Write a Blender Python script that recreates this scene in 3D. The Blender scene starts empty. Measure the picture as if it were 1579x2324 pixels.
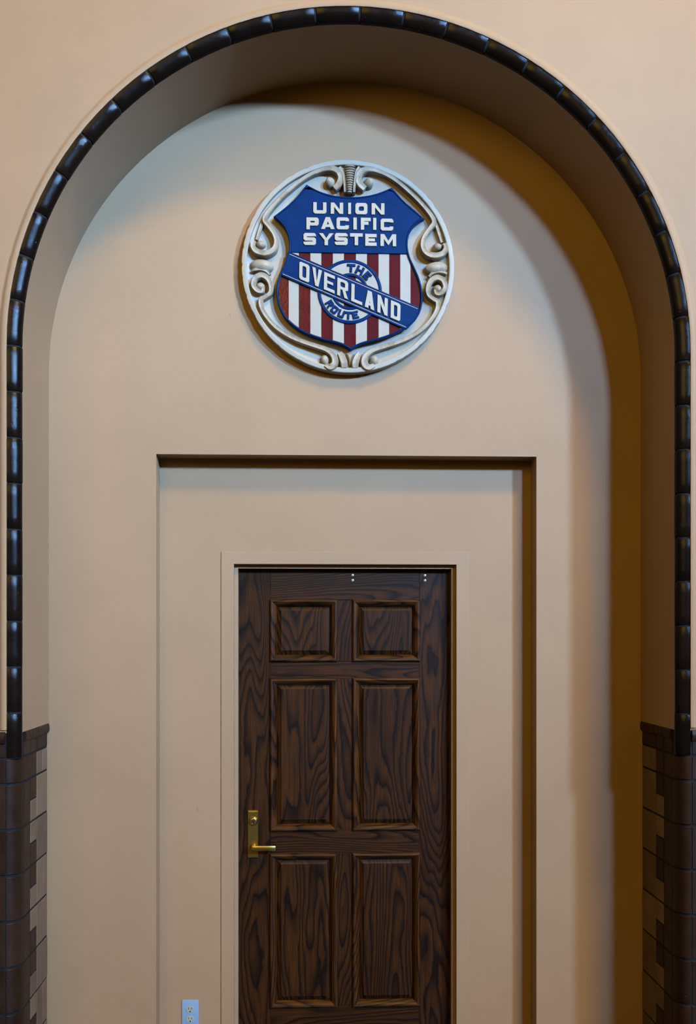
import bpy, bmesh, math, random
from mathutils import Vector, Matrix
from mathutils.geometry import tessellate_polygon
random.seed(7)
S = bpy.context.scene
COL = S.collection
PI = math.pi

# ------------------------------------------------------------------ camera
YAW = math.radians(2.35)
CAM = Vector((0.0, -4.6, 1.92))
FPX, W, H = 2415.0, 1579.0, 2324.0
cd = bpy.data.cameras.new('camera')
cam = bpy.data.objects.new('camera', cd); COL.objects.link(cam)
cam.location = CAM
cam.rotation_euler = (PI / 2, 0, -YAW)
cd.sensor_fit = 'VERTICAL'
cd.sensor_height = 36.0
cd.sensor_width = 36.0 * W / H
cd.lens = FPX / H * 36.0
cd.shift_x = 0.0
cd.shift_y = (1440.0 - H / 2) / H
cd.clip_end = 200
S.camera = cam

# ------------------------------------------------------------------ world, lamps, exposure
wd = bpy.data.worlds.new('hall_ambience'); S.world = wd; wd.use_nodes = True
bg = wd.node_tree.nodes['Background']
bg.inputs[0].default_value = (1.0, 0.62, 0.06, 1)
bg.inputs[1].default_value = 0.07

def area(name, loc, target, sx, sy, power, color, spread=180, shape='RECTANGLE'):
    l = bpy.data.lights.new(name, 'AREA'); l.shape = shape
    l.size = sx; l.size_y = sy; l.energy = power; l.color = color
    l.spread = math.radians(spread)
    o = bpy.data.objects.new(name, l); COL.objects.link(o)
    o.location = loc
    o.rotation_euler = (Vector(target) - Vector(loc)).to_track_quat('-Z', 'Y').to_euler()
    return o
DAY = (0.27, 0.54, 1.0)
AIM = (-0.3, 0, 3.5)
area('daylight_window', (5.9, -14.0, 7.9), AIM, 1.05, 1.0, 104, DAY, 38)
area('daylight_window', (11.1, -14.0, 7.9), AIM, 1.05, 1.0, 192, DAY, 36)
area('daylight_window', (-4.6, -14.0, 6.6), (0.2, 0, 3.0), 2.0, 4.4, 26, (0.20, 0.48, 1.0))
area('hanging_lamp', (5.0, -7.5, 12.0), (0.2, 0, 3.0), 2.0, 2.0, 1060, (1.0, 0.67, 0.07), shape='DISK')
area('warm_fill', (-3.0, -10.0, 6.5), (0.2, 0, 3.0), 5.0, 5.0, 250, (1.0, 0.60, 0.04), shape='DISK')  # added broad warm fill from the front left, no known fixture there

vs = S.view_settings
S.display_settings.display_device = 'sRGB'
vs.view_transform = 'Standard'; vs.look = 'None'; vs.gamma = 1.0
vs.use_curve_mapping = False
vs.exposure = 0.70

# ------------------------------------------------------------------ materials
ALB = 0.616      # paint and glaze are fairly deep in tone; the exposure makes up for it
def alb(c): return tuple(x * ALB for x in c)
class NT:
    def __init__(s, name):
        s.m = bpy.data.materials.new(name); s.m.use_nodes = True
        s.t = s.m.node_tree; s.b = s.t.nodes['Principled BSDF']
    def n(s, typ, **kw):
        nd = s.t.nodes.new(typ)
        for k, v in kw.items():
            if k in nd.inputs: nd.inputs[k].default_value = v
            else: setattr(nd, k, v)
        return nd
    def l(s, a, b): s.t.links.new(a, b)
    def coord(s, scale=(1, 1, 1), rnd=True, rot=(0, 0, 0), space='Object'):
        tc = s.n('ShaderNodeTexCoord'); mp = s.n('ShaderNodeMapping')
        mp.inputs['Scale'].default_value = scale; mp.inputs['Rotation'].default_value = rot
        if rnd:
            oi = s.n('ShaderNodeObjectInfo'); ad = s.n('ShaderNodeVectorMath', operation='MULTIPLY_ADD')
            s.l(oi.outputs['Random'], ad.inputs[0]); ad.inputs[1].default_value = (37.0, 53.0, 91.0)
            s.l(tc.outputs[space], ad.inputs[2]); s.l(ad.outputs[0], mp.inputs[0])
        else:
            s.l(tc.outputs[space], mp.inputs[0])
        return mp.outputs[0]
    def noise(s, vec, scale, detail=4, rough=.55):
        nd = s.n('ShaderNodeTexNoise'); nd.inputs['Scale'].default_value = scale
        nd.inputs['Detail'].default_value = detail; nd.inputs['Roughness'].default_value = rough
        s.l(vec, nd.inputs['Vector']); return nd.outputs['Fac']
    def ramp(s, fac, stops, interp='LINEAR'):
        nd = s.n('ShaderNodeValToRGB'); cr = nd.color_ramp; cr.interpolation = interp
        while len(cr.elements) < len(stops): cr.elements.new(0.5)
        for e, (p, c) in zip(cr.elements, stops):
            e.position = p
            if not isinstance(c, (tuple, list)): c = (c, c, c)
            e.color = (c[0], c[1], c[2], 1)
        s.l(fac, nd.inputs[0]); return nd.outputs[0]
    def mix(s, fac, a, b, mode='MIX'):
        nd = s.n('ShaderNodeMix', data_type='RGBA', blend_type=mode)
        for sock, v in ((nd.inputs[0], fac), (nd.inputs[6], a), (nd.inputs[7], b)):
            if hasattr(v, 'is_linked'): s.l(v, sock)
            else: sock.default_value = v if not isinstance(v, tuple) else (*v[:3], 1)
        return nd.outputs[2]
    def math(s, op, a, b=0.0):
        nd = s.n('ShaderNodeMath', operation=op)
        for sock, v in ((nd.inputs[0], a), (nd.inputs[1], b)):
            if hasattr(v, 'is_linked'): s.l(v, sock)
            else: sock.default_value = v
        return nd.outputs[0]
    def bump(s, h, strength, dist=0.01):
        nd = s.n('ShaderNodeBump'); nd.inputs['Strength'].default_value = strength
        nd.inputs['Distance'].default_value = dist
        s.l(h, nd.inputs['Height']); s.l(nd.outputs[0], s.b.inputs['Normal'])
    def out(s, color=None, rough=None, metal=0, spec=.5, coat=0, coat_rough=.1):
        b = s.b
        if color is not None:
            if hasattr(color, 'is_linked'): s.l(color, b.inputs['Base Color'])
            else: b.inputs['Base Color'].default_value = (*color, 1)
        if rough is not None:
            if hasattr(rough, 'is_linked'): s.l(rough, b.inputs['Roughness'])
            else: b.inputs['Roughness'].default_value = rough
        b.inputs['Metallic'].default_value = metal
        b.inputs['Specular IOR Level'].default_value = spec
        b.inputs['Coat Weight'].default_value = coat
        b.inputs['Coat Roughness'].default_value = coat_rough
        return s.m

def paint_mat(name, base, spec=.16, rough=.55):
    base = alb(base)
    t = NT(name); v = t.coord(space='Object', rnd=False)
    big = t.noise(v, 1.3, 5, .6); fine = t.noise(v, 9, 4)
    c1 = tuple(x * .93 for x in base); c2 = tuple(min(1, x * 1.05) for x in base)
    c = t.ramp(big, [(.3, c1), (.7, c2)])
    # faint scuffs and grime specks in the paint
    sc = t.coord(scale=(30, 30, 9), rnd=False)
    sp = t.ramp(t.noise(sc, 1.6, 2, .4), [(.80, 0.0), (.83, 1.0)])
    c = t.mix(t.math('MULTIPLY', sp, .35), c, (base[0] * .45, base[1] * .4, base[2] * .35))
    hgt = t.math('ADD', t.math('MULTIPLY', fine, .7), t.noise(v, 220, 3))
    t.bump(hgt, .055, .006)
    return t.out(c, rough, spec=spec)

def wood_mat(name, horizontal, k=1.0):
    k *= ALB * .88
    t = NT(name)
    rot = (0, PI / 2, 0) if horizontal else (0, 0, 0)
    v = t.coord(rot=rot)
    def sc(s):
        mp = t.n('ShaderNodeMapping'); mp.inputs['Scale'].default_value = s; t.l(v, mp.inputs[0]); return mp.outputs[0]
    field = t.noise(sc((5.0, 3.0, .75)), 1.0, 1.5, .45)
    wob = t.noise(sc((22, 10, 6.0)), 1.0, 3, .6)
    val = t.math('ADD', t.math('MULTIPLY', field, 30.0), t.math('MULTIPLY', wob, 1.1))
    fr = t.math('FRACT', val)
    rings = t.ramp(fr, [(0.0, 0.0), (.13, .38), (.40, .86), (.70, 1.0), (.90, .80), (1.0, 0.0)])
    fib = t.noise(sc((230, 60, 7)), 1.0, 3, .6)
    fine = t.ramp(fib, [(.34, .50), (.62, 1.0)])
    fac = t.math('MULTIPLY', rings, fine)
    col = t.ramp(fac, [(p_, tuple(k * x_ for x_ in c_)) for p_, c_ in ((0, (.007, .0030, .0014)), (.30, (.021, .0072, .0021)), (.70, (.052, .0170, .0036)), (1, (.088, .0285, .0055)))])
    bl = t.noise(sc((3, 3, 1.2)), 1.0, 3)
    col = t.mix(t.ramp(bl, [(.35, .0), (.75, .55)]), col, t.mix(1.0, col, (.45, .40, .38), 'MULTIPLY'))
    t.bump(t.math('ADD', fib, t.math('MULTIPLY', rings, .5)), .12, .0015)
    ro = t.ramp(fib, [(.2, .50), (.8, .33)])
    return t.out(col, ro, spec=.13)

def tile_mat(name, base, rough=.26, spec=.5, bumpy=.25):
    base = alb(base); spec *= .65
    t = NT(name); v = t.coord()
    n = t.noise(v, 14, 4, .6)
    oi = t.n('ShaderNodeObjectInfo')
    var = t.ramp(oi.outputs['Random'], [(0, .74), (1, 1.2)])
    c = t.ramp(n, [(.3, tuple(x * .8 for x in base)), (.7, tuple(x * 1.15 for x in base))])
    c = t.mix(1.0, c, var, 'MULTIPLY')
    chips = t.ramp(t.noise(v, 75, 2, .5), [(.775, 0.0), (.80, 1.0)])
    c = t.mix(t.math('MULTIPLY', chips, .6), c, (.19, .18, .16))
    t.bump(t.math('ADD', t.noise(v, 420, 2), t.math('MULTIPLY', t.noise(v, 26, 3), .4)), bumpy, .0020)
    r = t.ramp(n, [(.3, rough * .85), (.7, rough * 1.25)])
    return t.out(c, r, spec=spec)

def plain_mat(name, base, rough=.5, metal=0, spec=.5, var=.1, scale=20, bump=.1, dist=.002, coat=0, dirt=None, dirt_at=(.62, .75)):
    base = alb(base); dirt = alb(dirt) if dirt else None; spec *= .65
    t = NT(name); v = t.coord()
    n = t.noise(v, scale, 5, .6)
    c = t.ramp(n, [(.3, tuple(x * (1 - var) for x in base)), (.7, tuple(min(1, x * (1 + var)) for x in base))])
    if dirt:
        d = t.ramp(t.noise(v, scale * 1.7, 5, .65), [(dirt_at[0], 0.0), (dirt_at[1], 1.0)])
        c = t.mix(d, c, dirt)
    t.bump(t.noise(v, scale * 9, 3), bump, dist)
    return t.out(c, rough, metal, spec, coat)

M = {}
WALL = (.42, .261, .145)
M['wall'] = paint_mat('tan_wall_paint', WALL)
M['frame_paint'] = paint_mat('tan_trim_paint', (.42, .261, .147), .2, .48)
M['wood_v'] = wood_mat('dark_oak_upright_grain', False)
M['wood_h'] = wood_mat('dark_oak_level_grain', True)
M['mould_v'] = wood_mat('lighter_oak_moulding_upright', False, 1.6)  # door oak with its colours lightened evenly, for the mouldings
M['mould_h'] = wood_mat('lighter_oak_moulding_level', True, 1.6)
M['brown_tile'] = tile_mat('dark_brown_glazed_tile', (.034, .0155, .0085), .46, .20)
M['edge_tile'] = tile_mat('black_brown_glazed_edging', (.009, .0050, .0036), .20, .20, .20)
M['tan_tile'] = tile_mat('taupe_tile', (.215, .135, .085), .5, .14, .10)
M['grout'] = plain_mat('blue_black_grout', (.009, .012, .016), .8, spec=.3, var=.5, scale=60, bump=.5, dirt=(.06, .07, .08), dirt_at=(.66, .8))
M['plaster_white'] = plain_mat('weathered_cream_plaster', (.41, .345, .26), .48, spec=.35, var=.06, scale=16, bump=.22, dirt=(.36, .28, .19), dirt_at=(.62, .86))
M['scroll_cream'] = plain_mat('aged_cream_scrollwork', (.42, .345, .245), .45, spec=.3, var=.10, scale=14, bump=.22, dirt=(.20, .135, .075), dirt_at=(.46, .80))
M['rim_white'] = plain_mat('chipped_white_rim_paint', (.43, .375, .29), .45, spec=.35, var=.05, scale=22, bump=.4, dirt=(.30, .24, .17), dirt_at=(.70, .80))
M['stripe_white'] = plain_mat('white_enamel_paint', (.41, .36, .28), .35, var=.03, scale=30, bump=.2)
M['stripe_red'] = plain_mat('glossy_maroon_paint', (.085, .0070, .0100), .16, spec=.42, var=.25, scale=9, bump=.14, dist=.004)
M['blue'] = plain_mat('royal_blue_enamel', (.0012, .024, .100), .35, spec=.07, var=.15, scale=18, bump=.08)
M['letter_white'] = plain_mat('raised_white_letter_paint', (.44, .385, .30), .4, var=.03, scale=60, bump=.15)
M['brass'] = plain_mat('satin_brass', (.62, .42, .11), .30, metal=1, var=.08, scale=40, bump=.05)
M['nickel'] = plain_mat('lock_core_nickel', (.62, .58, .46), .22, metal=1, var=.1, scale=60, bump=.1)
M['bolt'] = plain_mat('pale_bolt_metal', (.66, .60, .40), .35, metal=.6, var=.1, scale=60, bump=.1)
M['black'] = plain_mat('black_void', (.004, .004, .004), .7, spec=.2)
M['plate'] = plain_mat('white_outlet_plastic', (.27, .41, .60), .35, var=.02, scale=20, bump=.05)
M['receptacle'] = plain_mat('ivory_receptacle_plastic', (.44, .43, .36), .38, var=.02, scale=20, bump=.05)
M['floor'] = plain_mat('dark_terrazzo', (.045, .03, .022), .35, var=.4, scale=60, bump=.05)
M['chip_white'] = plain_mat('bare_white_chip', (.72, .70, .64), .6, var=.1, scale=80, bump=.4)

# ------------------------------------------------------------------ object helpers
WL = {}
def put(o, wloc, parent):
    COL.objects.link(o)
    p = WL[parent.name] if parent else Vector((0, 0, 0))
    o.parent = parent; o.location = Vector(wloc) - p; WL[o.name] = Vector(wloc)
    return o
def empty(name, loc):
    o = bpy.data.objects.new(name, None); o.empty_display_size = .1
    return put(o, loc, None)
def tag(o, label, cat, kind=None, group=None):
    o['label'] = label; o['category'] = cat
    if kind: o['kind'] = kind
    if group: o['group'] = group
    return o
def mesh(name, V, F, mat, parent=None, smooth=None, origin=None, mats=None, mi=None):
    V = [Vector(v) for v in V]
    if origin is None:
        lo = Vector([min(v[i] for v in V) for i in range(3)]); hi = Vector([max(v[i] for v in V) for i in range(3)])
        origin = (lo + hi) / 2
    origin = Vector(origin)
    me = bpy.data.meshes.new(name)
    me.from_pydata([v - origin for v in V], [], F)
    bm = bmesh.new(); bm.from_mesh(me)
    bmesh.ops.remove_doubles(bm, verts=bm.verts, dist=1e-6)
    bmesh.ops.recalc_face_normals(bm, faces=bm.faces)
    bm.to_mesh(me); bm.free()
    for m_ in (mats or [mat]): me.materials.append(m_)
    if smooth is not None:
        me.shade_smooth(); me.set_sharp_from_angle(angle=smooth)
    me.update()
    return put(bpy.data.objects.new(name, me), origin, parent)

class G:
    """collects verts and faces of one mesh"""
    def __init__(s): s.V = []; s.F = []
    def add(s, V, F):
        b = len(s.V); s.V += [tuple(v) for v in V]; s.F += [tuple(i + b for i in f) for f in F]
    def box(s, x0, x1, y0, y1, z0, z1):
        V = [(x, y, z) for x in (x0, x1) for y in (y0, y1) for z in (z0, z1)]
        s.add(V, [(0, 1, 3, 2), (4, 6, 7, 5), (0, 4, 5, 1), (2, 3, 7, 6), (0, 2, 6, 4), (1, 5, 7, 3)])
    def grid(s, rows, close=False):
        n = len(rows[0]); V = [p for r in rows for p in r]; F = []
        for i in range(len(rows) - 1):
            for j in range(n if close else n - 1):
                k = (j + 1) % n
                F.append((i * n + j, i * n + k, (i + 1) * n + k, (i + 1) * n + j))
        s.add(V, F)
    def build(s, name, mat, parent=None, **kw): return mesh(name, s.V, s.F, mat, parent, **kw)

def cbox(name, x0, x1, y0, y1, z0, z1, mat, parent, b=.003):
    """box whose -Y face has chamfered edges (front face at y0)"""
    V = [(x0, y1, z0), (x1, y1, z0), (x1, y1, z1), (x0, y1, z1),
         (x0, y0 + b, z0), (x1, y0 + b, z0), (x1, y0 + b, z1), (x0, y0 + b, z1),
         (x0 + b, y0, z0 + b), (x1 - b, y0, z0 + b), (x1 - b, y0, z1 - b), (x0 + b, y0, z1 - b)]
    F = [(0, 1, 2, 3), (8, 11, 10, 9)]
    for i in range(4):
        j = (i + 1) % 4; F += [(i, j, 4 + j, 4 + i), (4 + i, 4 + j, 8 + j, 8 + i)]
    return mesh(name, V, F, mat, parent)

# ------------------------------------------------------------------ setting: wall with arched niche
CX, RI, ZS = .1893, 1.281, 3.033         # niche axis, half width, springing height
YF = -.460                               # face of the hall wall
RO = RI + .050                           # outer edge of the edging
REC = (-.6355, 1.0105, 2.695)            # stepped recess in the niche back
YR = .115
DO = (-.3105, .6755, 2.2305)             # door opening
ZCAP = 1.545

def arch_path(R, n=64, z0=0.0):
    P = [(CX - R, z0), (CX - R, max(z0, 1.75)), (CX - R, 2.3)]
    for i in range(n + 1):
        a = PI - PI * i / n; P.append((CX + R * math.cos(a), ZS + R * math.sin(a)))
    return P + [(CX + R, 2.3), (CX + R, max(z0, 1.75)), (CX + R, z0)]

wall = G()
inner = arch_path(RO, 64, ZCAP - .004)
# hall wall face around the arch, out to a big rectangle
XL, XR, ZT = -5.0, 5.4, 8.0
n = len(inner)
outer = []
for x, z in inner:
    if z <= ZS: outer.append((XL if x < CX else XR, z))
    else:
        dx, dz = x - CX, z - ZS
        k = min((CX - XL) / -dx if dx < -1e-6 else ((XR - CX) / dx if dx > 1e-6 else 1e9), (ZT - ZS) / dz)
        outer.append((CX + dx * k, ZS + dz * k))
wall.grid([[(x, YF, z) for x, z in inner], [(x, YF, z) for x, z in outer]])
# corner fillers
wall.add([(XL, YF, ZT), (XL, YF, ZS)] + [(x, YF, z) for x, z in outer if x < CX and z > ZS and (abs(x - XL) < 1e-5 or abs(z - ZT) < 1e-5)], [])
for side in (-1, 1):
    xs = XL if side < 0 else XR
    a = [(x, z) for x, z in outer if z > ZS - 1e-6 and abs(x - xs) < 1e-4]; b = [(x, z) for x, z in outer if abs(z - ZT) < 1e-4 and (x < CX) == (side < 0)]
    pa = max(a, key=lambda p: p[1]); pb = min(b, key=lambda p: abs(p[0] - xs))
    wall.add([(pa[0], YF, pa[1]), (xs, YF, ZT), (pb[0], YF, pb[1])], [(0, 1, 2)])
WALLO = tag(wall.build('wall_back', M['wall'], origin=(CX, YF, 0)), 'tan painted hall wall with a tall round-arched niche', 'wall', 'structure')

# raised plaster roll that follows the edging
prof = [(.0, -.0), (.0, -.0075), (.004, -.0090), (.016, -.0090), (.021, -.0070), (.025, -.0030), (.031, -.0006), (.040, .002)]
g = G(); rows = []
for dr, dy in prof: rows.append([(x, YF + dy, z) for x, z in arch_path(RO + dr, 64, ZCAP + .008)])
g.grid(rows)
for k in (0, -1):
    g.add([rows[i][k] for i in range(len(rows))] + [(rows[i][k][0], YF + .004, rows[i][k][2]) for i in range(len(rows))],
          [(i, i + 1, len(rows) + i + 1, len(rows) + i) for i in range(len(rows) - 1)])
g.build('plaster_roll', M['wall'], WALLO, smooth=1.0)

# niche reveal (jambs and barrel soffit)
g = G(); p = arch_path(RI, 72, ZCAP - .004)
g.grid([[(x, y, z) for x, z in p] for y in (-.4285, -.30, -.15, 0)])
g.build('niche_reveal', M['wall'], WALLO, smooth=.6)
# niche back with the stepped recess
g = G(); p = arch_path(RI, 72)
rx0, rx1, rz = REC
def rect_ring(pts, x0, x1, zt):
    out = []
    cxm = (x0 + x1) / 2
    for x, z in pts:
        if z <= zt and x < CX and z <= ZS - .5: out.append((x0, min(z, zt)))
        elif z <= zt and x > CX and z <= ZS - .5: out.append((x1, min(z, zt)))
        else:
            t = (x - (CX - RI)) / (2 * RI); out.append((x0 + (x1 - x0) * t, zt))
    return out
q = rect_ring(p, rx0, rx1, rz)
g.grid([[(x, 0, z) for x, z in p], [(x, 0, z) for x, z in q]])
for sgn in (-1, 1):   # strip of back wall behind the edge of the tiles
    a_, b_ = CX + sgn * (RI - .002), CX + sgn * (RI + .06)
    g.add([(a_, .0004, 0), (b_, .0004, 0), (b_, .0004, ZCAP + .02), (a_, .0004, ZCAP + .02)], [(0, 1, 2, 3)])
g.grid([[(x, 0, z) for x, z in ((rx0, 0), (rx0, rz), (rx1, rz), (rx1, 0))],
        [(x, YR, z) for x, z in ((rx0, 0), (rx0, rz), (rx1, rz), (rx1, 0))]])
dx0, dx1, dz = DO
g.grid([[(x, YR, z) for x, z in ((rx0, 0), (rx0, rz), (rx1, rz), (rx1, 0))],
        [(x, YR, z) for x, z in ((dx0, 0), (dx0, dz), (dx1, dz), (dx1, 0))]])
g.build('niche_back', M['wall'], WALLO)

FL = G(); FL.box(XL, XR, -14, .6, -.1, 0)
tag(FL.build('floor', M['floor'], origin=(0, 0, 0)), 'dark speckled terrazzo hall floor', 'floor', 'structure')

# ------------------------------------------------------------------ trim_1: glazed edging round the arch
RX, RY = .050, .034
def edge_pt(s, phi, lift=0.0):
    """s runs up the left leg, over the arch, down the right leg; phi 0 = jamb side, pi/2 = hall side"""
    L0 = ZS - 1.441; RM = RI + RX / 2; LA = PI * RM
    dr = RX * (1 - math.cos(phi)) - lift * math.cos(phi)
    y = -.428 - RY * math.sin(phi) - lift * math.sin(phi)
    R = RI + dr
    if s < L0: return (CX - R, y, 1.441 + s)
    if s < L0 + LA:
        a = PI - (s - L0) / RM; return (CX + R * math.cos(a), y, ZS + R * math.sin(a))
    return (CX + R, y, ZS - (s - L0 - LA))
L0 = ZS - 1.441; RM = RI + RX / 2; LA = PI * RM
phis = [PI / 2 * i / 7 for i in range(8)]
# grout bed
g = G(); rows = []
ss = [L0 * i / 8 for i in range(8)] + [L0 + LA * i / 72 for i in range(73)] + [L0 + LA + L0 * i / 8 for i in range(1, 9)]
for s in ss: rows.append([(edge_pt(s, 0, -.0035)[0], -.40, edge_pt(s, 0, -.0035)[2])] + [edge_pt(s, f, -.0035) for f in phis] + [(edge_pt(s, PI / 2)[0], -.40, edge_pt(s, PI / 2)[2])])
g.grid(rows)
T1 = tag(g.build('trim_1', M['grout'], smooth=1.0), 'black-brown glazed tile edging running up and over the arch', 'edging', 'structure')
joints = [0.1768 * i for i in range(10)]
joints += [L0 + math.radians(7.6) * i * RM for i in range(1, 13)]
joints += [L0 + math.radians(91.2 + 7.51 * j) * RM for j in range(1, 12)]
zr = [3.173 - .174 * k for k in range(1, 10)] + [1.441]
joints += [L0 + LA + (ZS - z) for z in zr]
for a_, b_ in zip(joints[:-1], joints[1:]):
    gp = .0042 + random.uniform(-.0008, .0012)
    lift = random.uniform(.0002, .0022)
    sa, sb = a_ + gp, b_ - gp
    rows = []
    for k, (t, dl) in enumerate(((0, -.006), (0, -.001), (.012, .0), (.25, .0), (.5, .0), (.75, .0), (.988, .0), (1, -.001), (1, -.006))):
        rows.append([edge_pt(sa + (sb - sa) * t, f, lift + dl) for f in phis])
    gg = G(); gg.grid(rows)
    gg.build('tile', M['edge_tile'], T1, smooth=.5)

# ------------------------------------------------------------------ trim_2 / trim_3: tiled dado on the jambs and hall wall
ROWS = [1.441, 1.343, 1.166, .989, .812, .635, .457, .280, .104]
CRX, CRY = .048, .077           # radius of the rounded corner tiles
JX = RI + .0055
YJ = -.385                      # where the corner tile meets the flat jamb tiles
def jamb(side, name, label):
    sx = -1 if side == 'left' else 1
    X = lambda r: CX + sx * r
    # grout bed
    g = G()
    def strip(pts, z0, z1):
        g.grid([[(x, y, z0) for x, y in pts], [(x, y, z1) for x, y in pts]])
    bed = [(X(JX + .003), -.001), (X(JX + .003), YJ)]
    for i in range(1, 9):
        f = PI / 2 * i / 8; bed.append((X(JX + CRX * (1 - math.cos(f)) + .003 * math.cos(f)), YJ - CRY * math.sin(f) + .003 * math.sin(f)))
    bed += [(X(JX + 4.2), YJ - CRY + .003)]
    strip(bed, 0, 1.543)
    T = tag(g.build(name, M['grout']), label, 'dado', 'structure')
    def jt(d0, d1, z0, z1, mat, nm='tile'):
        """flat tile on the jamb, between depths d0 (front) and d1 (back)"""
        lift = random.uniform(-.0007, .0007); b = .0016
        xf, xb = X(JX - lift), X(JX + .006)
        xm = X(JX - lift + b)
        V = [(xb, d0, z0), (xb, d1, z0), (xb, d1, z1), (xb, d0, z1), (xm, d0, z0), (xm, d1, z0), (xm, d1, z1), (xm, d0, z1),
             (xf, d0 + b, z0 + b), (xf, d1 - b, z0 + b), (xf, d1 - b, z1 - b), (xf, d0 + b, z1 - b)]
        F = [(0, 1, 2, 3), (8, 9, 10, 11)]
        for i in range(4):
            j = (i + 1) % 4; F += [(i, j, 4 + j, 4 + i), (4 + i, 4 + j, 8 + j, 8 + i)]
        mesh(nm, V, F, mat, T)
    hv, hh = .0050, .0045          # half joints
    A, B, C0 = (YJ + hv, -.281 - hv), (-.281 + hv, -.182 - hv), (-.182 + hv, -.004)
    BR, TN = M['brown_tile'], M['tan_tile']
    def cap(d0, d1):
        pr = [(.010, 1.500), (-.004, 1.500), (-.0085, 1.508), (-.0100, 1.522), (-.0080, 1.536), (-.002, 1.5445), (.010, 1.545)]
        gg = G(); gg.grid([[(X(JX + r), d, z) for r, z in pr] for d in (d0, d1)])
        nn = len(pr); gg.add([(X(JX + r), d0, z) for r, z in pr], [tuple(range(nn))]); gg.add([(X(JX + r), d1, z) for r, z in pr], [tuple(range(nn))])
        gg.build('cap_tile', BR, T, smooth=.9)
    for d0, d1 in (A, B, C0):
        cap(d0 - .0015, d1 + .0015)
        jt(d0, d1, 1.441 + hh, 1.499, BR)
    z1, z0 = ROWS[0] - hh, ROWS[1] + hh
    jt(*A, z0, z1, BR); jt(*B, z0, z1, BR)
    mid = (C0[0] + C0[1]) / 2
    jt(C0[0], mid - .002, z0, z1, TN); jt(mid + .002, C0[1], z0, z1, TN)
    for k in range(1, 8):
        z1, z0 = ROWS[k] - hh, ROWS[k + 1] + hh
        jt(*A, z0, z1, BR)
        zm = (z0 + z1) / 2
        top_tan = (k % 2 == 0)
        jt(*B, zm + hh * .8, z1, TN if top_tan else BR)
        jt(*B, z0, zm - hh * .8, BR if top_tan else TN)
        if k == 6:
            jt(C0[0], mid - .002, z0, z1, TN); jt(mid + .002, C0[1], z0, z1, TN)
        else: jt(*C0, z0, z1, TN)
    for d0, d1 in (A, B, C0): jt(d0, d1, .006, ROWS[8] - hh, BR)
    # rounded corner tiles
    def ct(z0, z1):
        lift = random.uniform(-.0005, .0012)
        rows = []
        for z, dl in ((z0, -.006), (z0, -.0012), (z0 + .002, 0), (z1 - .002, 0), (z1, -.0012), (z1, -.006)):
            r = []
            for i in range(9):
                f = (PI / 2) * (i / 8) * .97 + .02
                e = lift + dl
                r.append((X(JX + CRX * (1 - math.cos(f)) - e * math.cos(f)), YJ - CRY * math.sin(f) - e * math.sin(f), z))
            rows.append(r)
        gg = G(); gg.grid(rows); gg.build('corner_tile', BR, T, smooth=.5)
    zz = ROWS + [0.0]
    for k in range(len(zz) - 1): ct(zz[k + 1] + hh, zz[k] - hh)
    # flat tiles and cap on the hall wall beside the corner
    def ft(r0, r1, z0, z1):
        xa, xb = sorted((X(r0), X(r1))); l = random.uniform(-.0008, .0008)
        cbox('tile', xa, xb, YJ - CRY - l, YJ - CRY + .008, z0, z1, BR, T, .002)
    for c in range(5):
        r0 = JX + CRX + c * .1765 + .0045; r1 = r0 + .1765 - .009
        ft(r0, r1, 1.441 + hh, 1.499)
        for k in range(len(zz) - 1): ft(r0, r1, zz[k + 1] + hh, zz[k] - hh)
        pr = [(.010, 1.500), (-.004, 1.500), (-.0085, 1.508), (-.0100, 1.522), (-.0080, 1.536), (-.002, 1.5445), (.010, 1.545)]
        gg = G(); gg.grid([[(X(r), YJ - CRY + y, z) for y, z in pr] for r in (r0 - .002, r1 + .002)])
        for r in (r0 - .002, r1 + .002): gg.add([(X(r), YJ - CRY + y, z) for y, z in pr], [tuple(range(len(pr)))])
        gg.build('cap_tile', BR, T, smooth=.9)
    # the dado runs on along the hall wall, far outside the picture
    gg = G(); nc = int(((CX - XL) if sx < 0 else (XR - CX)) / .1765) - 8
    for c in range(5, 5 + nc):
        r0 = JX + CRX + c * .1765 + .0045; r1 = r0 + .1765 - .009
        xa, xb = sorted((X(r0), X(r1)))
        gg.box(xa, xb, YJ - CRY - .010, YJ - CRY + .008, 1.500, 1.545)
        gg.box(xa, xb, YJ - CRY, YJ - CRY + .008, 1.441 + hh, 1.499)
        for k in range(len(zz) - 1): gg.box(xa, xb, YJ - CRY, YJ - CRY + .008, zz[k + 1] + hh, zz[k] - hh)
    gg.build('tile_field', BR, T)['kind'] = 'stuff'
    return T
jamb('left', 'trim_2', 'brown and taupe tiled dado on the left jamb of the arch')
jamb('right', 'trim_3', 'brown and taupe tiled dado on the shaded right jamb of the arch')

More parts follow.
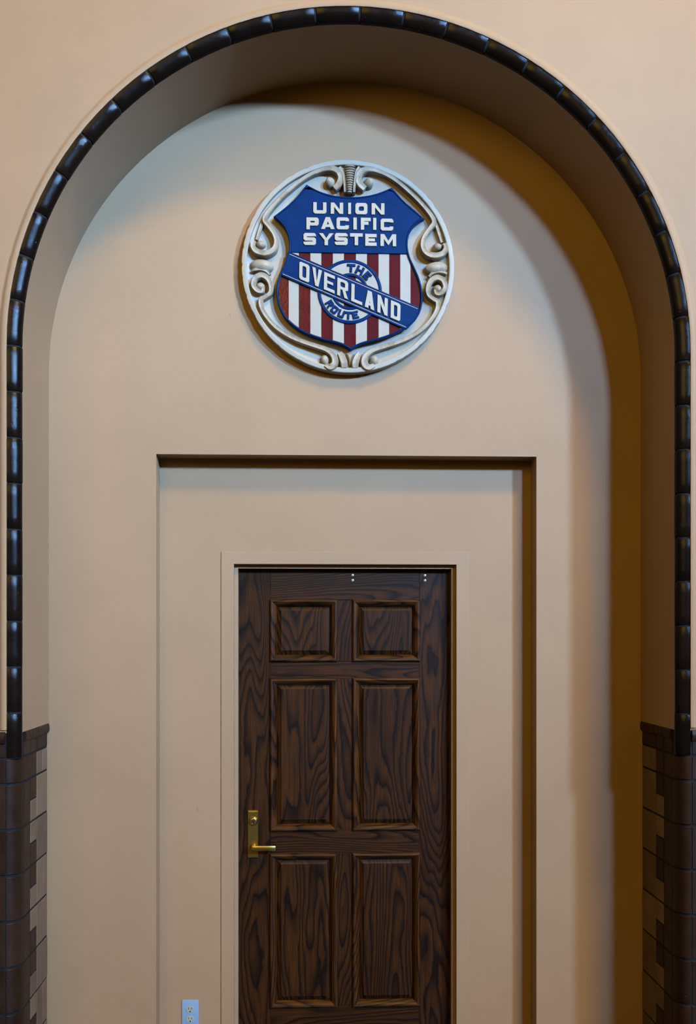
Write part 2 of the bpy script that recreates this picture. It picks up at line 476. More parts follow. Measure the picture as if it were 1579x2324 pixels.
# ------------------------------------------------------------------ trim_4: painted door frame
YC = .1100
g = G()
cx0, cx1, cz = -.3665, .7312, 2.2865
def ring(x0, x1, zt): return ((x0, 0), (x0, zt), (x1, zt), (x1, 0))
rows = [[(x, YR + .004, z) for x, z in ring(cx0, cx1, cz)], [(x, YC + .001, z) for x, z in ring(cx0, cx1, cz)],
        [(x, YC, z) for x, z in ring(cx0 + .001, cx1 - .001, cz - .001)],
        [(x, YC, z) for x, z in ring(dx0 - .0015, dx1 + .0015, dz + .0015)], [(x, YC + .0015, z) for x, z in ring(dx0, dx1, dz)],
        [(x, .145, z) for x, z in ring(dx0, dx1, dz)],
        [(x, .145, z) for x, z in ring(dx0 + .0165, dx1 - .0165, dz - .0165)],
        [(x, .187, z) for x, z in ring(dx0 + .0165, dx1 - .0165, dz - .0165)],
        [(x, .187, z) for x, z in ring(dx0 + .001, dx1 - .001, dz - .001)], [(x, .26, z) for x, z in ring(dx0 + .001, dx1 - .001, dz - .001)]]
g.grid(rows)
tag(g.build('trim_4', M['frame_paint']), 'tan painted door frame with flat casing and stop', 'door frame', 'structure')

# ------------------------------------------------------------------ door_1: six-panel oak door
YD = .190
D = empty('door_1', (.182, YD + .0225, .006))
tag(D, 'dark-stained six-panel oak door with brass lever handle in the niche', 'door', 'structure')
DX0, DX1, DZ0, DZ1 = dx0 + .004, dx1 - .004, .006, dz - .004
SL, SR = -.152, .519                    # inner edges of the stiles
ML, MR = .1450, .2190                   # mullion
rails = [(2.0745, DZ1), (1.722, 1.800), (.9335, 1.039), (DZ0, .2450)]
YB = YD + .045
def slab(name, x0, x1, z0, z1, mat): return cbox(name, x0, x1, YD, YB, z0, z1, mat, D, .0008)
slab('stile', DX0, SL, DZ0, DZ1, M['wood_v']); slab('stile', SR, DX1, DZ0, DZ1, M['wood_v'])
for z0, z1 in rails: slab('rail', SL + .0004, SR - .0004, z0, z1, M['wood_h'])
openings = []
zsp = [(1.800, 2.0745), (1.039, 1.722), (.2450, .9335)]
for z0, z1 in zsp:
    slab('mullion', ML, MR, z0 + .0004, z1 - .0004, M['wood_v'])
    openings += [(SL, ML, z0, z1), (MR, SR, z0, z1)]
for x0, x1, z0, z1 in openings:
    # mitred bolection moulding: four sticks, each its own piece
    e = .003
    pf = [(-e, 0), (-e, -.006), (.001, -.0115), (.006, -.0135), (.011, -.0125), (.0155, -.0085), (.0175, -.0080), (.022, -.0035), (.0255, .004), (.028, .006), (.028, .022)]
    def ringp(o, y): return [(x0 + o, y, z0 + o), (x1 - o, y, z0 + o), (x1 - o, y, z1 - o), (x0 + o, y, z1 - o)]
    R = [ringp(o, YD + y) for o, y in pf]
    for k in range(4):
        j = (k + 1) % 4
        gg = G(); gg.grid([[r[k] for r in R], [r[j] for r in R]])
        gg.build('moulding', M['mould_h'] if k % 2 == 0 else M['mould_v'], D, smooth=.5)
    # raised panel with bevelled margin
    o1, o2 = .026, .050
    P = [ringp(o1, YD + .026), ringp(o1, YD + .0145), ringp(o1 + .0215, YD + .0035), ringp(o2 - .002, YD + .0005), ringp(o2, YD + .0005)]
    gg = G(); gg.grid(P, close=True)
    gg.add(P[-1], [(0, 1, 2, 3)]); gg.add(P[0], [(0, 1, 2, 3)])
    gg.build('panel', M['wood_v'], D)

def lathe_y(g, cx, cz, prof, n=24):
    """prof: (radius, y)"""
    rows = [[(cx + r * math.cos(2 * PI * i / n), y, cz + r * math.sin(2 * PI * i / n)) for i in range(n)] for r, y in prof]
    g.grid(rows, close=True)
    for k in (0, -1):
        if prof[k][0] > 1e-4: g.add(rows[k], [tuple(range(n))])
for bx in (.2174, .5443):
    for bz in (2.1872, 2.1645):
        gg = G(); lathe_y(gg, bx, bz, [(.0062, YD + .002), (.0062, YD - .0012), (.0045, YD - .0024), (.0002, YD - .003)], 16)
        o = gg.build('bolt_head', M['bolt'], D, smooth=.6); o['label'] = 'small pale round bolt head'

# brass plate, lock and lever
hx0, hx1, hz0, hz1 = -.2536, -.2060, .919, 1.133
gg = G()
hp = [(.0, 0), (.0, -.0045), (.0015, -.0060)]
R = [[(hx0 + o, YD + y, hz0 + o), (hx1 - o, YD + y, hz0 + o), (hx1 - o, YD + y, hz1 - o), (hx0 + o, YD + y, hz1 - o)] for o, y in hp]
gg.grid(R, close=True); gg.add(R[-1], [(0, 1, 2, 3)]); gg.add(R[0], [(0, 1, 2, 3)])
# sloping top lip of the plate
gg.add([(hx0, YD - .004, hz1), (hx1, YD - .004, hz1), (hx1 - .003, YD - .0085, hz1 - .0075), ((hx0 + hx1) / 2, YD - .0095, hz1 - .0095), (hx0 + .003, YD - .0085, hz1 - .0075),
        (hx0 + .003, YD - .005, hz1 - .0085), ((hx0 + hx1) / 2, YD - .005, hz1 - .0125), (hx1 - .003, YD - .005, hz1 - .0085)],
       [(0, 1, 2, 3, 4), (4, 3, 6, 5), (3, 2, 7, 6)])
PL = gg.build('handle_plate', M['brass'], D, smooth=.4); PL['label'] = 'brass backplate with lock and lever'
lx, lz = -.2288, 1.0834
gg = G(); lathe_y(gg, lx, lz, [(.0205, YD - .005), (.0200, YD - .0095), (.0175, YD - .0135), (.0145, YD - .0150), (.0135, YD - .0140)], 32)
gg.build('lock_collar', M['brass'], PL, smooth=.7)
gg = G(); lathe_y(gg, lx, lz, [(.0135, YD - .012), (.0130, YD - .0152), (.0102, YD - .0158), (.0098, YD - .0150), (.0002, YD - .0150)], 28)
gg.build('lock_core', M['nickel'], PL, smooth=.5)
gg = G(); gg.box(lx - .0008, lx + .0014, YD - .0157, YD - .0148, lz - .0075, lz + .003); lathe_y(gg, lx + .0004, lz - .0055, [(.0026, YD - .0146), (.0026, YD - .0158)], 12)
gg.build('keyhole', M['black'], PL)
gg = G()
bx, bz = -.2270, .9690
lathe_y(gg, bx, bz, [(.0150, YD - .004), (.0150, YD - .010), (.0120, YD - .013), (.0105, YD - .020), (.0105, YD - .040), (.0100, YD - .050), (.0070, YD - .0535), (.0002, YD - .054)], 24)
gg.build('lever_neck', M['brass'], PL, smooth=.6)
gg = G(); rows = []
for x, hz_, hy in ((-.2375, .001, .001), (-.2365, .0060, .0040), (-.2320, .0098, .0058), (-.2250, .0112, .0062), (-.20, .0112, .0060), (-.165, .0108, .0056), (-.1310, .0106, .0054), (-.1285, .0098, .0045), (-.1275, .0075, .0030)):
    rows.append([(x, YD - .047 + hy * sy, bz + hz_ * sz) for sy, sz in ((-1, -.72), (-1, .72), (-.72, 1), (.72, 1), (1, .72), (1, -.72), (.72, -1), (-.72, -1))])
gg.grid(rows, close=True)
gg.add(rows[0], [tuple(range(8))]); gg.add(rows[-1], [tuple(range(8))])
gg.build('lever', M['brass'], PL, smooth=.6)

# ------------------------------------------------------------------ electrical outlet
ox0, ox1, oz1 = -.5394, -.4655, .3105
oz0 = oz1 - .1165
O = empty('electrical_outlet', ((ox0 + ox1) / 2, YR, (oz0 + oz1) / 2))
tag(O, 'white duplex electrical outlet with a bluish cover plate low beside the door', 'outlet')
gg = G()
R = [[(ox0 + o, YR + y, oz0 + o), (ox1 - o, YR + y, oz0 + o), (ox1 - o, YR + y, oz1 - o), (ox0 + o, YR + y, oz1 - o)] for o, y in ((0, .0), (0, -.003), (.0015, -.0048), (.006, -.0060))]
gg.grid(R, close=True); gg.add(R[-1], [(0, 1, 2, 3)]); gg.add(R[0], [(0, 1, 2, 3)])
gg.build('cover_plate', M['plate'], O, smooth=.5)
for zc in (.2695, .2265):
    rx, rz_ = .0172, .0155
    pts = []
    for i in range(40):
        a = 2 * PI * i / 40; pts.append((rx * 1.0 * math.cos(a), max(-rz_ * .93, min(rz_ * .93, rx * 1.0 * math.sin(a)))))
    xc = (ox0 + ox1) / 2
    rows = [[(xc + x * k, YR + y, zc + z * k) for x, z in pts] for k, y in ((1, -.005), (1, -.0072), (.95, -.0080))]
    gg = G(); gg.grid(rows, close=True); gg.add(rows[-1], [tuple(range(40))])
    rc = gg.build('receptacle', M['receptacle'], O, smooth=.6)
    for x_, w_, h_ in ((-.0062, .0011, .0048), (.0070, .0011, .0042)):
        gg = G(); gg.box(xc + x_ - w_, xc + x_ + w_, YR - .0082, YR - .007, zc + .0045 - h_ , zc + .0045 + h_)
        gg.build('slot', M['black'], rc)
    gg = G(); lathe_y(gg, xc + .0004, zc - .0085, [(.0032, YR - .007), (.0032, YR - .0083)], 16); gg.build('ground_hole', M['black'], rc)
gg = G(); lathe_y(gg, (ox0 + ox1) / 2, .248, [(.0034, YR - .0055), (.0034, YR - .0066), (.0024, YR - .0072), (.0002, YR - .0074)], 16)
gg.build('screw', M['plate'], O, smooth=.6)

# ------------------------------------------------------------------ the round plaque
PX, PZ = .1882, 3.4966           # centre of the rim's face
KP = .0006201                    # metres per drawing unit of the plaque
AX = 799.0                       # symmetry axis, drawing units
PQ = empty('plaque', (PX, 0, PZ))
tag(PQ, 'round cream plaster plaque with blue, red and white railway shield above the door', 'plaque')
HR = .050
def em(x, y, h): return (PX + (x - 790.5) * KP - (h - HR) * .04, PZ - (y - 771) * KP - (h - HR) * .35)

def ccw(L):
    a = sum(L[i - 1][0] * L[i][1] - L[i][0] * L[i - 1][1] for i in range(len(L)))
    return L if a > 0 else L[::-1]
def inset(L, d):
    """offset a loop to its left by d"""
    n = len(L); out = []
    for i in range(n):
        p0, p1, p2 = Vector(L[i - 1]), Vector(L[i]), Vector(L[(i + 1) % n])
        a, b = (p1 - p0), (p2 - p1)
        if a.length < 1e-9 or b.length < 1e-9: out.append(tuple(p1)); continue
        a.normalize(); b.normalize()
        na, nb = Vector((-a.y, a.x)), Vector((-b.y, b.x)); m = na + nb
        if m.length < 1e-6: m = na.copy()
        m.normalize(); c = max(.45, m.dot(na)); out.append(tuple(p1 + m * (d / c)))
    return out
def flat(name, loops, h0, h1, mat, parent, bev=.001, hm=None, smooth=.5, steps=1):
    """raised flat shape with a chamfered edge; loops in drawing units, first is the outside"""
    hm = h1 if hm is None else hm
    g = G(); tops = []
    for i, L in enumerate(loops):
        W_ = [em(x, y, hm) for x, y in L]
        W_ = ccw(W_) if i == 0 else ccw(W_)[::-1]
        rows = [[(x, -h0, z) for x, z in W_]]
        for k in range(steps + 1):
            f = PI / 2 * k / steps
            rr = inset(W_, bev * (1 - math.cos(f))); hh_ = h1 - bev + bev * math.sin(f)
            rows.append([(x, -hh_, z) for x, z in rr])
        g.grid(rows, close=True); tops.append(rows[-1])
    tri = tessellate_polygon([[Vector((x, z, 0)) for x, y, z in L] for L in tops])
    allv = [p for L in tops for p in L]
    g.add(allv, [tuple(t) for t in tri])
    return g.build(name, mat, parent, smooth=smooth)

# back and rim
def disc(prof, name, mat, n=96):
    g = G(); rows = [[(PX + r * math.cos(2 * PI * i / n), -h, PZ + r * math.sin(2 * PI * i / n)) for i in range(n)] for r, h in prof]
    g.grid(rows, close=True)
    g.add(rows[-1], [tuple(range(n))]) if name == 'back_disc' else None
    return g.build(name, mat, PQ, smooth=.5, origin=(PX, -.02, PZ))
RR = .4560
disc([(RR - .020, 0), (RR - .022, .030), (.41, .021), (.36, .016), (.30, .014), (.15, .014), (.02, .014)], 'back_disc', M['plaster_white'])
g = G(); N = 220; rows = []
for r, h in ((RR - .004, 0), (RR, .002), (RR, HR - .003), (RR - .002, HR - .0005), (RR - .004, HR), (RR - .0185, HR), (RR - .0215, HR - .002), (RR - .0225, HR - .010), (RR - .0225, .025)):
    row = []
    for i in range(N):
        a = 2 * PI * i / N
        ch = 0.0
        if h > HR - .004 and r > RR - .005:     # chipped outer arris
            random.seed(i * 13 + 5); ch = max(0, random.random() - .72) * .010
        row.append((PX + (r - ch) * math.cos(a), -(h - ch * .4), PZ + (r - ch) * math.sin(a)))
    rows.append(row)
g.grid(rows, close=True); g.build('rim', M['rim_white'], PQ, smooth=.5, origin=(PX, -.03, PZ))
random.seed(11)

def cat(P, n=8, closed=False):
    out = []; m = len(P)
    for i in range(m if closed else m - 1):
        if closed: p = [P[(i + k - 1) % m] for k in range(4)]
        else: p = [P[max(0, min(m - 1, i + k - 1))] for k in range(4)]
        for k in range(n):
            t = k / n
            out.append(tuple(.5 * ((2 * p[1][c]) + (-p[0][c] + p[2][c]) * t + (2 * p[0][c] - 5 * p[1][c] + 4 * p[2][c] - p[3][c]) * t * t + (-p[0][c] + 3 * p[1][c] - 3 * p[2][c] + p[3][c]) * t ** 3) for c in range(len(p[0]))))
    if not closed: out.append(P[-1])
    return out

# ---- shield outline (right half mirrored with small hand-made differences)
segs = [[(503, 212), (575, 250), (650, 276), (725, 289), (799, 293), (872, 289), (945, 277), (1020, 254), (1092, 222)],
        [(1092, 222), (1128, 264), (1170, 309), (1215, 349), (1265, 390), (1318, 436)],
        [(1318, 436), (1278, 458), (1242, 490), (1215, 535), (1203, 585), (1203, 640), (1217, 700), (1248, 768), (1280, 842), (1301, 925), (1304, 1005), (1288, 1080),
         (1248, 1142), (1185, 1195), (1105, 1238), (1015, 1272), (935, 1292), (865, 1315), (808, 1348)],
        [(808, 1348), (755, 1318), (690, 1298), (600, 1277), (505, 1243), (420, 1195), (352, 1130), (310, 1050), (295, 965), (303, 880), (332, 800), (365, 735), (382, 670), (383, 605), (368, 545), (340, 495), (306, 460), (276, 436)],
        [(276, 436), (330, 394), (385, 348), (430, 302), (470, 254), (503, 212)]]
outline = []
for s in segs: outline += cat(s, 4)[:-1]
WH, RD, BL, LW = M['stripe_white'], M['stripe_red'], M['blue'], M['letter_white']
SH = flat('shield', [outline], .012, .0445, BL, PQ, .0015)
cw = ccw(outline)                     # inset loops in drawing units
in1 = inset(cw, 14) ; in2 = inset(cw, 17)
flat('border', [cw, in1], .040, .0570, BL, SH, .0045, hm=.056, steps=3, smooth=.9)
# canton: the blue upper field
top = cat(segs[0], 4)
in2d = inset(cw, 13)
canton = [p for p in in2d if p[1] < 676]
def sort_canton():
    """walk the inset outline, keeping what lies above the line y=680 in order"""
    n_ = len(in2d); start = next(i for i in range(n_) if in2d[i][1] >= 676 and in2d[(i + 1) % n_][1] < 676)
    out = []; i = (start + 1) % n_
    while in2d[i][1] < 676: out.append(in2d[i]); i = (i + 1) % n_
    return out
canton = sort_canton()
canton = [(canton[0][0] + (1 if canton[0][0] < 700 else -1), 680)] + canton + [(canton[-1][0] + (1 if canton[-1][0] < 700 else -1), 680)]
flat('canton', [canton], .040, .0545, BL, SH, .0012, hm=.055)
# stripes
edges = [286, 379, 449, 528, 604, 683, 760, 842, 919, 999, 1073, 1149, 1221, 1312]
field = inset(cw, 12)
def span(x):
    ys = []
    m_ = len(field)
    for i in range(m_):
        (xa, ya), (xb, yb) = field[i - 1], field[i]
        if (xa - x) * (xb - x) <= 0 and abs(xa - xb) > 1e-9: ys.append(ya + (yb - ya) * (x - xa) / (xb - xa))
    ys.sort(); return ys
for k in range(13):
    a_, b_ = edges[k], edges[k + 1]
    xs_ = [a_ + (b_ - a_) * i / 8 for i in range(9)]
    tp, bt = [], []
    for x in xs_:
        ys = [y for y in span(x)]
        if len(ys) < 2: continue
        lo = max(683, ys[-2]) if len(ys) >= 4 or ys[-2] > 683 else 683
        lo = max(lo, 683)
        if ys[-1] - lo < 3: continue
        tp.append((x, lo)); bt.append((x, ys[-1]))
    if len(tp) < 2: continue
    red = (k % 2 == 0)
    o = flat('stripe', [tp + bt[::-1]], .042, .0478 if red else .0490, RD if red else WH, SH, .0008, hm=.049)
    o['label'] = 'glossy maroon stripe' if red else 'white stripe'

# ---- lettering
def glyph(ch, w, h, s, c=None):
    c = s * .45 if c is None else c
    q = h * s / max(1e-6, (w - s))
    cr = lambda: [(c, 0), (w - c, 0), (w, c), (w, h - c), (w - c, h), (c, h), (0, h - c), (0, c)]
    d = s * .25
    hole = lambda x0, y0, x1, y1: [(x0 + d, y0), (x1 - d, y0), (x1, y0 + d), (x1, y1 - d), (x1 - d, y1), (x0 + d, y1), (x0, y1 - d), (x0, y0 + d)]
    if ch == 'I': return [[(0, 0), (w, 0), (w, h), (0, h)]]
    if ch == 'U': return [[(c, 0), (w - c, 0), (w, c), (w, h), (w - s, h), (w - s, s), (s, s), (s, h), (0, h), (0, c)]]
    if ch == 'N': return [[(0, 0), (s, 0), (s, h - q), (w - s, 0), (w, 0), (w, h), (w - s, h), (w - s, q), (s, h), (0, h)]]
    if ch == 'O': return [cr(), hole(s, s, w - s, h - s)]
    if ch == 'D': return [[(0, 0), (w - c, 0), (w, c), (w, h - c), (w - c, h), (0, h)], hole(s, s, w - s, h - s)]
    m = .32 * h
    if ch == 'P': return [[(0, 0), (s, 0), (s, m), (w - c, m), (w, m + c), (w, h - c), (w - c, h), (0, h)], hole(s, m + s * .9, w - s, h - s)]
    m = .40 * h
    if ch == 'R': return [[(0, 0), (s, 0), (s, m), (w * .46, m), (w - s * 1.1, 0), (w + s * .05, 0), (w * .76, m * 1.0), (w, m + c), (w, h - c), (w - c, h), (0, h)], hole(s, m + s * .9, w - s, h - s * .9)]
    if ch == 'A':
        t = s * .62; k = (w / 2 - t) / h; b = .17 * h; s1 = s * 1.12; y1 = b + s * .8; top = min(h - s * 1.0, (w / 2 - s1) / k * .97)
        return [[(0, 0), (s1, 0), (s1 + k * b, b), (w - s1 - k * b, b), (w - s1, 0), (w, 0), (w / 2 + t, h), (w / 2 - t, h)],
                [(s1 + k * y1, y1), (w - s1 - k * y1, y1), (w - s1 - k * top, top), (s1 + k * top, top)]]
    if ch == 'C': return [[(c, 0), (w - c, 0), (w, c), (w, .36 * h), (w - s, .36 * h), (w - s, s), (s, s), (s, h - s), (w - s, h - s), (w - s, .67 * h), (w, .67 * h), (w, h - c), (w - c, h), (c, h), (0, h - c), (0, c)]]
    if ch == 'F': return [[(0, 0), (s, 0), (s, .40 * h), (w * .78, .40 * h), (w * .78, .40 * h + s * .9), (s, .40 * h + s * .9), (s, h - s), (w, h - s), (w, h), (0, h)]]
    if ch == 'E':
        y0 = h / 2 - s * .42; y1 = h / 2 + s * .42
        return [[(0, 0), (w, 0), (w, s), (s, s), (s, y0), (w * .85, y0), (w * .85, y1), (s, y1), (s, h - s), (w, h - s), (w, h), (0, h)]]
    if ch == 'L': return [[(0, 0), (w, 0), (w, s), (s, s), (s, h), (0, h)]]
    if ch == 'T': return [[(w / 2 - s / 2, 0), (w / 2 + s / 2, 0), (w / 2 + s / 2, h - s), (w, h - s), (w, h), (0, h), (0, h - s), (w / 2 - s / 2, h - s)]]
    if ch == 'H':
        y0, y1 = h / 2 - s * .42, h / 2 + s * .42
        return [[(0, 0), (s, 0), (s, y0), (w - s, y0), (w - s, 0), (w, 0), (w, h), (w - s, h), (w - s, y1), (s, y1), (s, h), (0, h)]]
    if ch == 'S':
        a, b = h / 2 - s * .48, h / 2 + s * .48
        return [[(c, 0), (w - c, 0), (w, c), (w, b - c), (w - c, b), (s, b), (s, h - s), (w - s, h - s), (w - s, .72 * h), (w, .72 * h), (w, h - c), (w - c, h), (c, h), (0, h - c),
                 (0, a + c), (c, a), (w - s, a), (w - s, s), (s, s), (s, .28 * h), (0, .28 * h), (0, c)]]
    if ch == 'Y':
        e = s * 1.2
        return [[(w / 2 - s / 2, 0), (w / 2 + s / 2, 0), (w / 2 + s / 2, .42 * h), (w, h), (w - e, h), (w / 2, .60 * h), (e, h), (0, h), (w / 2 - s / 2, .42 * h)]]
    if ch == 'M': return [[(0, 0), (s, 0), (s, .58 * h), (w / 2 - s * .1, .10 * h), (w / 2 + s * .1, .10 * h), (w - s, .58 * h), (w - s, 0), (w, 0), (w, h), (w - s * 1.1, h), (w / 2, .47 * h), (s * 1.1, h), (0, h)]]
    if ch == 'V':
        e = s * 1.05
        return [[(w / 2 - s * .5, 0), (w / 2 + s * .5, 0), (w, h), (w - e, h), (w / 2, .30 * h), (e, h), (0, h)]]
def letter(ch, x, y, w, h, s, parent, h0, h1, mat, fn=None, bev=.0012):
    """x, y: lower left corner in drawing units (y down)"""
    fn = fn or (lambda u, v: (x + u, y - v))
    loops = [[fn(u, v) for u, v in L] for L in glyph(ch, w, h, s)]
    o = flat('letter', loops, h0, h1, mat, parent, bev, smooth=.3); return o
for word, yb, hh_, items in (
        ('UNION', 413, 79, ((548, 92), (668, 87), (788, 21), (838, 84), (950, 90))),
        ('PACIFIC', 523, 84, ((501, 86), (601, 96), (708, 87), (824, 25), (875, 70), (960, 24), (1012, 89))),
        ('SYSTEM', 630, 84, ((481, 87), (586, 104), (696, 90), (801, 89), (906, 80), (1011, 110)))):
    for ch, (x, w) in zip(word, items):
        yy = yb - (4 if word == 'PACIFIC' and 590 < x < 1000 else 0) - (3 if word == 'SYSTEM' and 690 < x < 900 else 0)
        letter(ch, x, yy, w, hh_, 25, SH, .050, .0605, LW)

# ---- ring
RC = (801, 946)
def circ(r, n=72): return [(RC[0] + r * math.cos(2 * PI * i / n), RC[1] + r * math.sin(2 * PI * i / n)) for i in range(n)]
RG = flat('ring', [circ(206), circ(120)], .046, .0520, WH, PQ, .0006, hm=.052); RG['label'] = 'white ring lettered THE ROUTE'
flat('ring_edge', [circ(222), circ(199)], .046, .0545, BL, RG, .0025, hm=.0545, steps=2, smooth=.9)
flat('ring_edge', [circ(128), circ(108)], .046, .0540, BL, RG, .0022, hm=.054, steps=2, smooth=.9)
def ringletter(ch, ang, w, h, s, rc, bottom):
    a = math.radians(ang)     # angle clockwise from straight up
    ux, uy = math.sin(a), -math.cos(a)
    px, py = RC[0] + ux * rc, RC[1] + uy * rc
    if bottom: vx, vy = -ux, -uy
    else: vx, vy = ux, uy
    rx_, ry_ = -vy, vx        # reading direction
    fn = lambda u, v: (px + rx_ * (u - w / 2) + vx * (v - h / 2), py + ry_ * (u - w / 2) + vy * (v - h / 2))
    letter(ch, 0, 0, w, h, s, RG, .050, .0575, BL, fn, .0012)
for ch, an, w in (('T', 3, 58), ('H', 25, 54), ('E', 47, 46)): ringletter(ch, an, w, 58, 17, 163, False)
for ch, an, w in (('R', 238, 46), ('O', 220, 46), ('U', 201, 46), ('T', 183.5, 48), ('E', 166.5, 44)): ringletter(ch, an, w, 54, 15, 164, True)

# ---- diagonal banner
ban = [(372, 678), (520, 744), (700, 818), (900, 901), (1100, 984), (1282, 1056), (1272, 1100), (1240, 1152), (1192, 1200),
       (1000, 1121), (800, 1036), (600, 947), (450, 878), (330, 832), (340, 790), (360, 735)]
BN = flat('banner', [ban], .042, .0560, BL, PQ, .0015, hm=.0555); BN['label'] = 'blue diagonal banner lettered OVERLAND'
def pin(a, b):
    (x0, y0), (x1, y1) = a, b; L = math.hypot(x1 - x0, y1 - y0); nx, ny = -(y1 - y0) / L * 2.2, (x1 - x0) / L * 2.2
    flat('pinstripe', [[(x0 + nx, y0 + ny), (x1 + nx, y1 + ny), (x1 - nx, y1 - ny), (x0 - nx, y0 - ny)]], .0545, .0573, LW, BN, .0005)
pin((386, 694), (1270, 1059)); pin((338, 830), (1190, 1187))
for sgn, a, b in ((1, (383, 682), (1276, 1051)), (1, (334, 838), (1188, 1195))):
    (x0, y0), (x1, y1) = a, b; L = math.hypot(x1 - x0, y1 - y0); nx, ny = -(y1 - y0) / L * 6, (x1 - x0) / L * 6
    flat('banner_edge', [[(x0 + nx, y0 + ny), (x1 + nx, y1 + ny), (x1 - nx, y1 - ny), (x0 - nx, y0 - ny)]], .050, .0580, BL, BN, .0025, steps=2, smooth=.9)
for ch, x, w in (('O', 452, 71), ('V', 540, 68), ('E', 622, 75), ('R', 713, 76), ('L', 810, 77), ('A', 903, 68), ('N', 990, 72), ('D', 1082, 68)):
    h_ = 122
    fn = lambda u, v, x=x: (x + u + (v - 60) * .02, 862 + .412 * (x + u - 452) - v)
    letter(ch, 0, 0, w, h_, 23, BN, .0545, .0625, LW, fn)

# ---- scrollwork
PW = M['scroll_cream']
def sweep(name, pts, widths, tops, base=.014, n=7, mirror=False, parent=None):
    P = [(x, y, w * 1.30, t) for (x, y), w, t in zip(pts, widths, tops)]
    P = cat(P, n)
    rows = []
    m_ = len(P)
    for i, (x, y, w, t) in enumerate(P):
        x0, y0 = P[max(0, i - 1)][:2]; x1, y1 = P[min(m_ - 1, i + 1)][:2]
        L = math.hypot(x1 - x0, y1 - y0) or 1; nx, ny = -(y1 - y0) / L, (x1 - x0) / L
        row = []
        for o, hf in ((-1, 0), (-.96, .80), (-.86, .95), (-.70, 1), (-.30, .955), (.30, .955), (.70, 1), (.86, .95), (.96, .80), (1, 0)):
            xx, yy = x + nx * w * o, y + ny * w * o
            if mirror: xx = 2 * AX - xx
            hh_ = base + (t + .006 - base) * hf
            X_, Z_ = em(xx, yy, t); row.append((X_, -hh_, Z_))
        rows.append(row)
    g = G(); g.grid(rows)
    for k in (0, -1): g.add(rows[k], [tuple(range(10))])
    return g.build(name, PW, parent or PQ, smooth=.6)
def nub(name, x, y, r, h0, h1, parent=None, mirror=False, tip=None, sq=1.0):
    """rounded knob standing off the plaque; tip shifts its top sideways"""
    if mirror: x = 2 * AX - x; tip = (-tip[0], tip[1]) if tip else None
    tip = tip or (0, 0)
    rows = []; n_ = 20
    for f, k in ((0, 1.0), (.35, 1.0), (.6, .93), (.8, .74), (.93, .45), (1.0, .08)):
        X_, Z_ = em(x + tip[0] * f * f, y + tip[1] * f * f, h1)
        rows.append([(X_ + r * KP * k * math.cos(2 * PI * i / n_), -(h0 + (h1 - h0) * f), Z_ + r * KP * k * sq * math.sin(2 * PI * i / n_)) for i in range(n_)])
    g = G(); g.grid(rows, close=True); g.add(rows[-1], [tuple(range(n_))])
    return g.build(name, PW, parent or PQ, smooth=1.2)
def ellipsoid(name, x, y, rx, ry, rh, hc, rot=0, parent=None, mirror=False):
    if mirror: x = 2 * AX - x; rot = -rot
    X_, Z_ = em(x, y, hc + rh); c_, s_ = math.cos(rot), math.sin(rot)
    rows = []; n_ = 20
    for i in range(1, 12):
        th = PI * i / 12
        row = []
        for k in range(n_):
            ph = 2 * PI * k / n_
            u = rx * KP * math.cos(th); v = ry * KP * math.sin(th) * math.cos(ph); w = rh * math.sin(th) * math.sin(ph)
            row.append((X_ + u * c_ - v * s_, -(hc + w), Z_ + u * s_ + v * c_))
        rows.append(row)
    g = G(); g.grid(rows, close=True); g.add(rows[0], [tuple(range(n_))]); g.add(rows[-1], [tuple(range(n_))])
    return g.build(name, PW, parent or PQ, smooth=1.2)
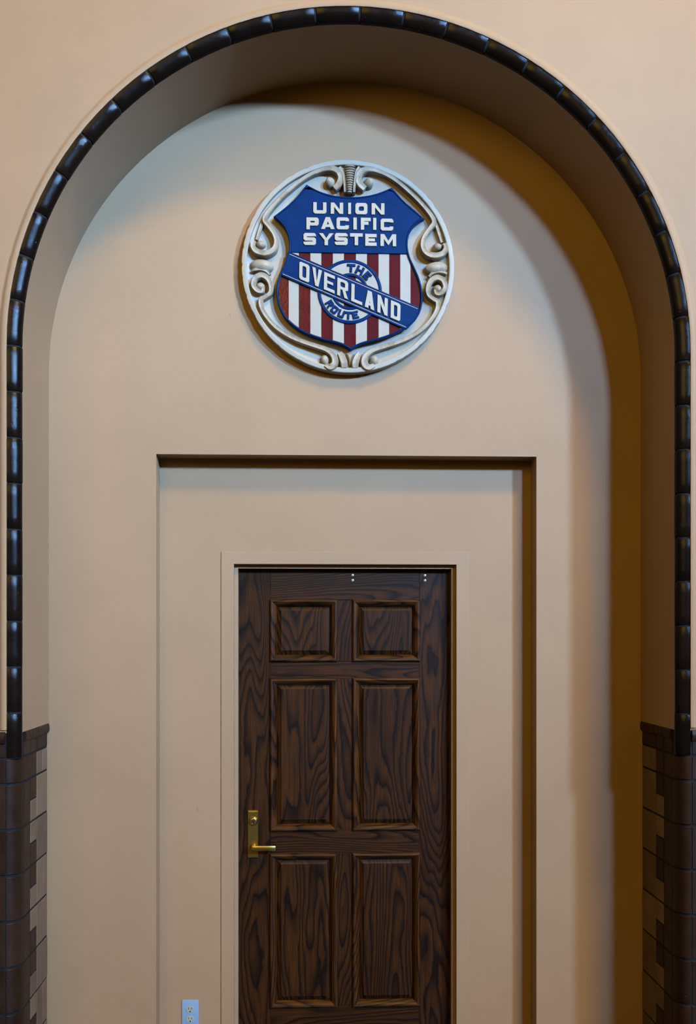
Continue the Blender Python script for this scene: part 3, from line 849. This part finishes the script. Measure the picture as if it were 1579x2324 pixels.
for mir in (False, True):
    # long upper scroll: top volute, along the rim, ear, then the side volute
    U = sweep('upper_scroll',
          [(905, 236), (872, 205), (858, 160), (880, 118), (935, 100), (1010, 118), (1100, 162), (1200, 240), (1290, 325), (1362, 410), (1384, 462), (1356, 503), (1320, 555), (1304, 612),
           (1322, 664), (1375, 690), (1438, 678), (1466, 640), (1455, 606)],
          [17, 19, 20, 19, 16, 13, 12, 12, 12, 13, 15, 14, 13, 14, 16, 17, 17, 15, 11],
          [.044, .050, .054, .054, .052, .049, .048, .047, .047, .047, .048, .048, .049, .051, .054, .055, .055, .053, .050], mirror=mir)
    nub('scroll_eye', 928, 186, 35, .014, .056, U, mir, (14, -10), 1.0)
    nub('scroll_eye', 1410, 618, 33, .014, .055, U, mir, (3, 4), .8)
    # straight inner bead from the ear down along the rim
    sweep('side_fillet', [(1398, 470), (1418, 530), (1440, 600)], [9, 10, 8], [.036, .036, .034], mirror=mir)
    # bulb between the two volutes
    bulb = ellipsoid('bulb', 1403, 764, 82, 47, .034, .026, .10, None, mir)
    sweep('bulb_collar', [(1350, 838), (1375, 812), (1415, 800), (1455, 806), (1474, 818)], [7, 9, 10, 9, 6], [.036, .043, .046, .044, .038], mirror=mir)
    ellipsoid('bulb_neck', 1400, 842, 58, 20, .020, .024, .18, None, mir)
    # lower scroll: volute, rim run, bottom volute
    Lw = sweep('lower_scroll',
          [(1392, 925), (1400, 953), (1432, 950), (1460, 912), (1447, 862), (1405, 842), (1362, 866), (1341, 915), (1346, 962), (1380, 992), (1410, 1012), (1404, 1068), (1362, 1138), (1300, 1203), (1215, 1258),
           (1120, 1298), (1030, 1326), (955, 1352), (910, 1392), (900, 1440), (930, 1468), (968, 1455)],
          [9, 11, 13, 15, 16, 17, 16, 14, 13, 13, 15, 14, 13, 13, 13, 13, 14, 15, 18, 20, 19, 13],
          [.046, .048, .051, .054, .055, .055, .053, .050, .048, .046, .046, .046, .046, .046, .046, .047, .048, .050, .053, .055, .054, .049], mirror=mir)
    nub('scroll_eye', 1411, 908, 31, .014, .058, Lw, mir, (4, 6), .95)
    nub('scroll_eye', 968, 1413, 31, .014, .056, Lw, mir, (6, 0), 1.2)
    sweep('foot_leaf', [(868, 1372), (850, 1402), (838, 1440), (838, 1474)], [16, 19, 20, 17], [.044, .049, .052, .048], mirror=mir)
    # fillets beside the beaded crest
    sweep('crest_fillet', [(868, 88), (848, 120), (838, 165), (833, 215), (830, 262)], [10, 9, 8, 8, 7], [.047, .052, .055, .054, .046], mirror=mir)
flat('foot_wedge', [[(775, 1372), (826, 1372), (808, 1410), (800, 1470), (792, 1410)]], .022, .040, PW, PQ, .004)
# beaded crest
CR = sweep('crest', [(801, 70), (800, 110), (800, 160), (800, 215), (800, 264)], [27, 24, 20, 17, 14], [.034, .038, .040, .038, .030])
for i in range(12):
    t = i / 11
    y = 76 + 178 * (t ** .96)
    wd_ = 37 - 17 * t
    ellipsoid('bead', 800 + (1 - t) * 1.5, y, wd_, 8.8, .0150, .047 + .006 * math.sin(PI * t) - .010 * t * t, 0, CR)
# chipped spots of bare plaster on the rim
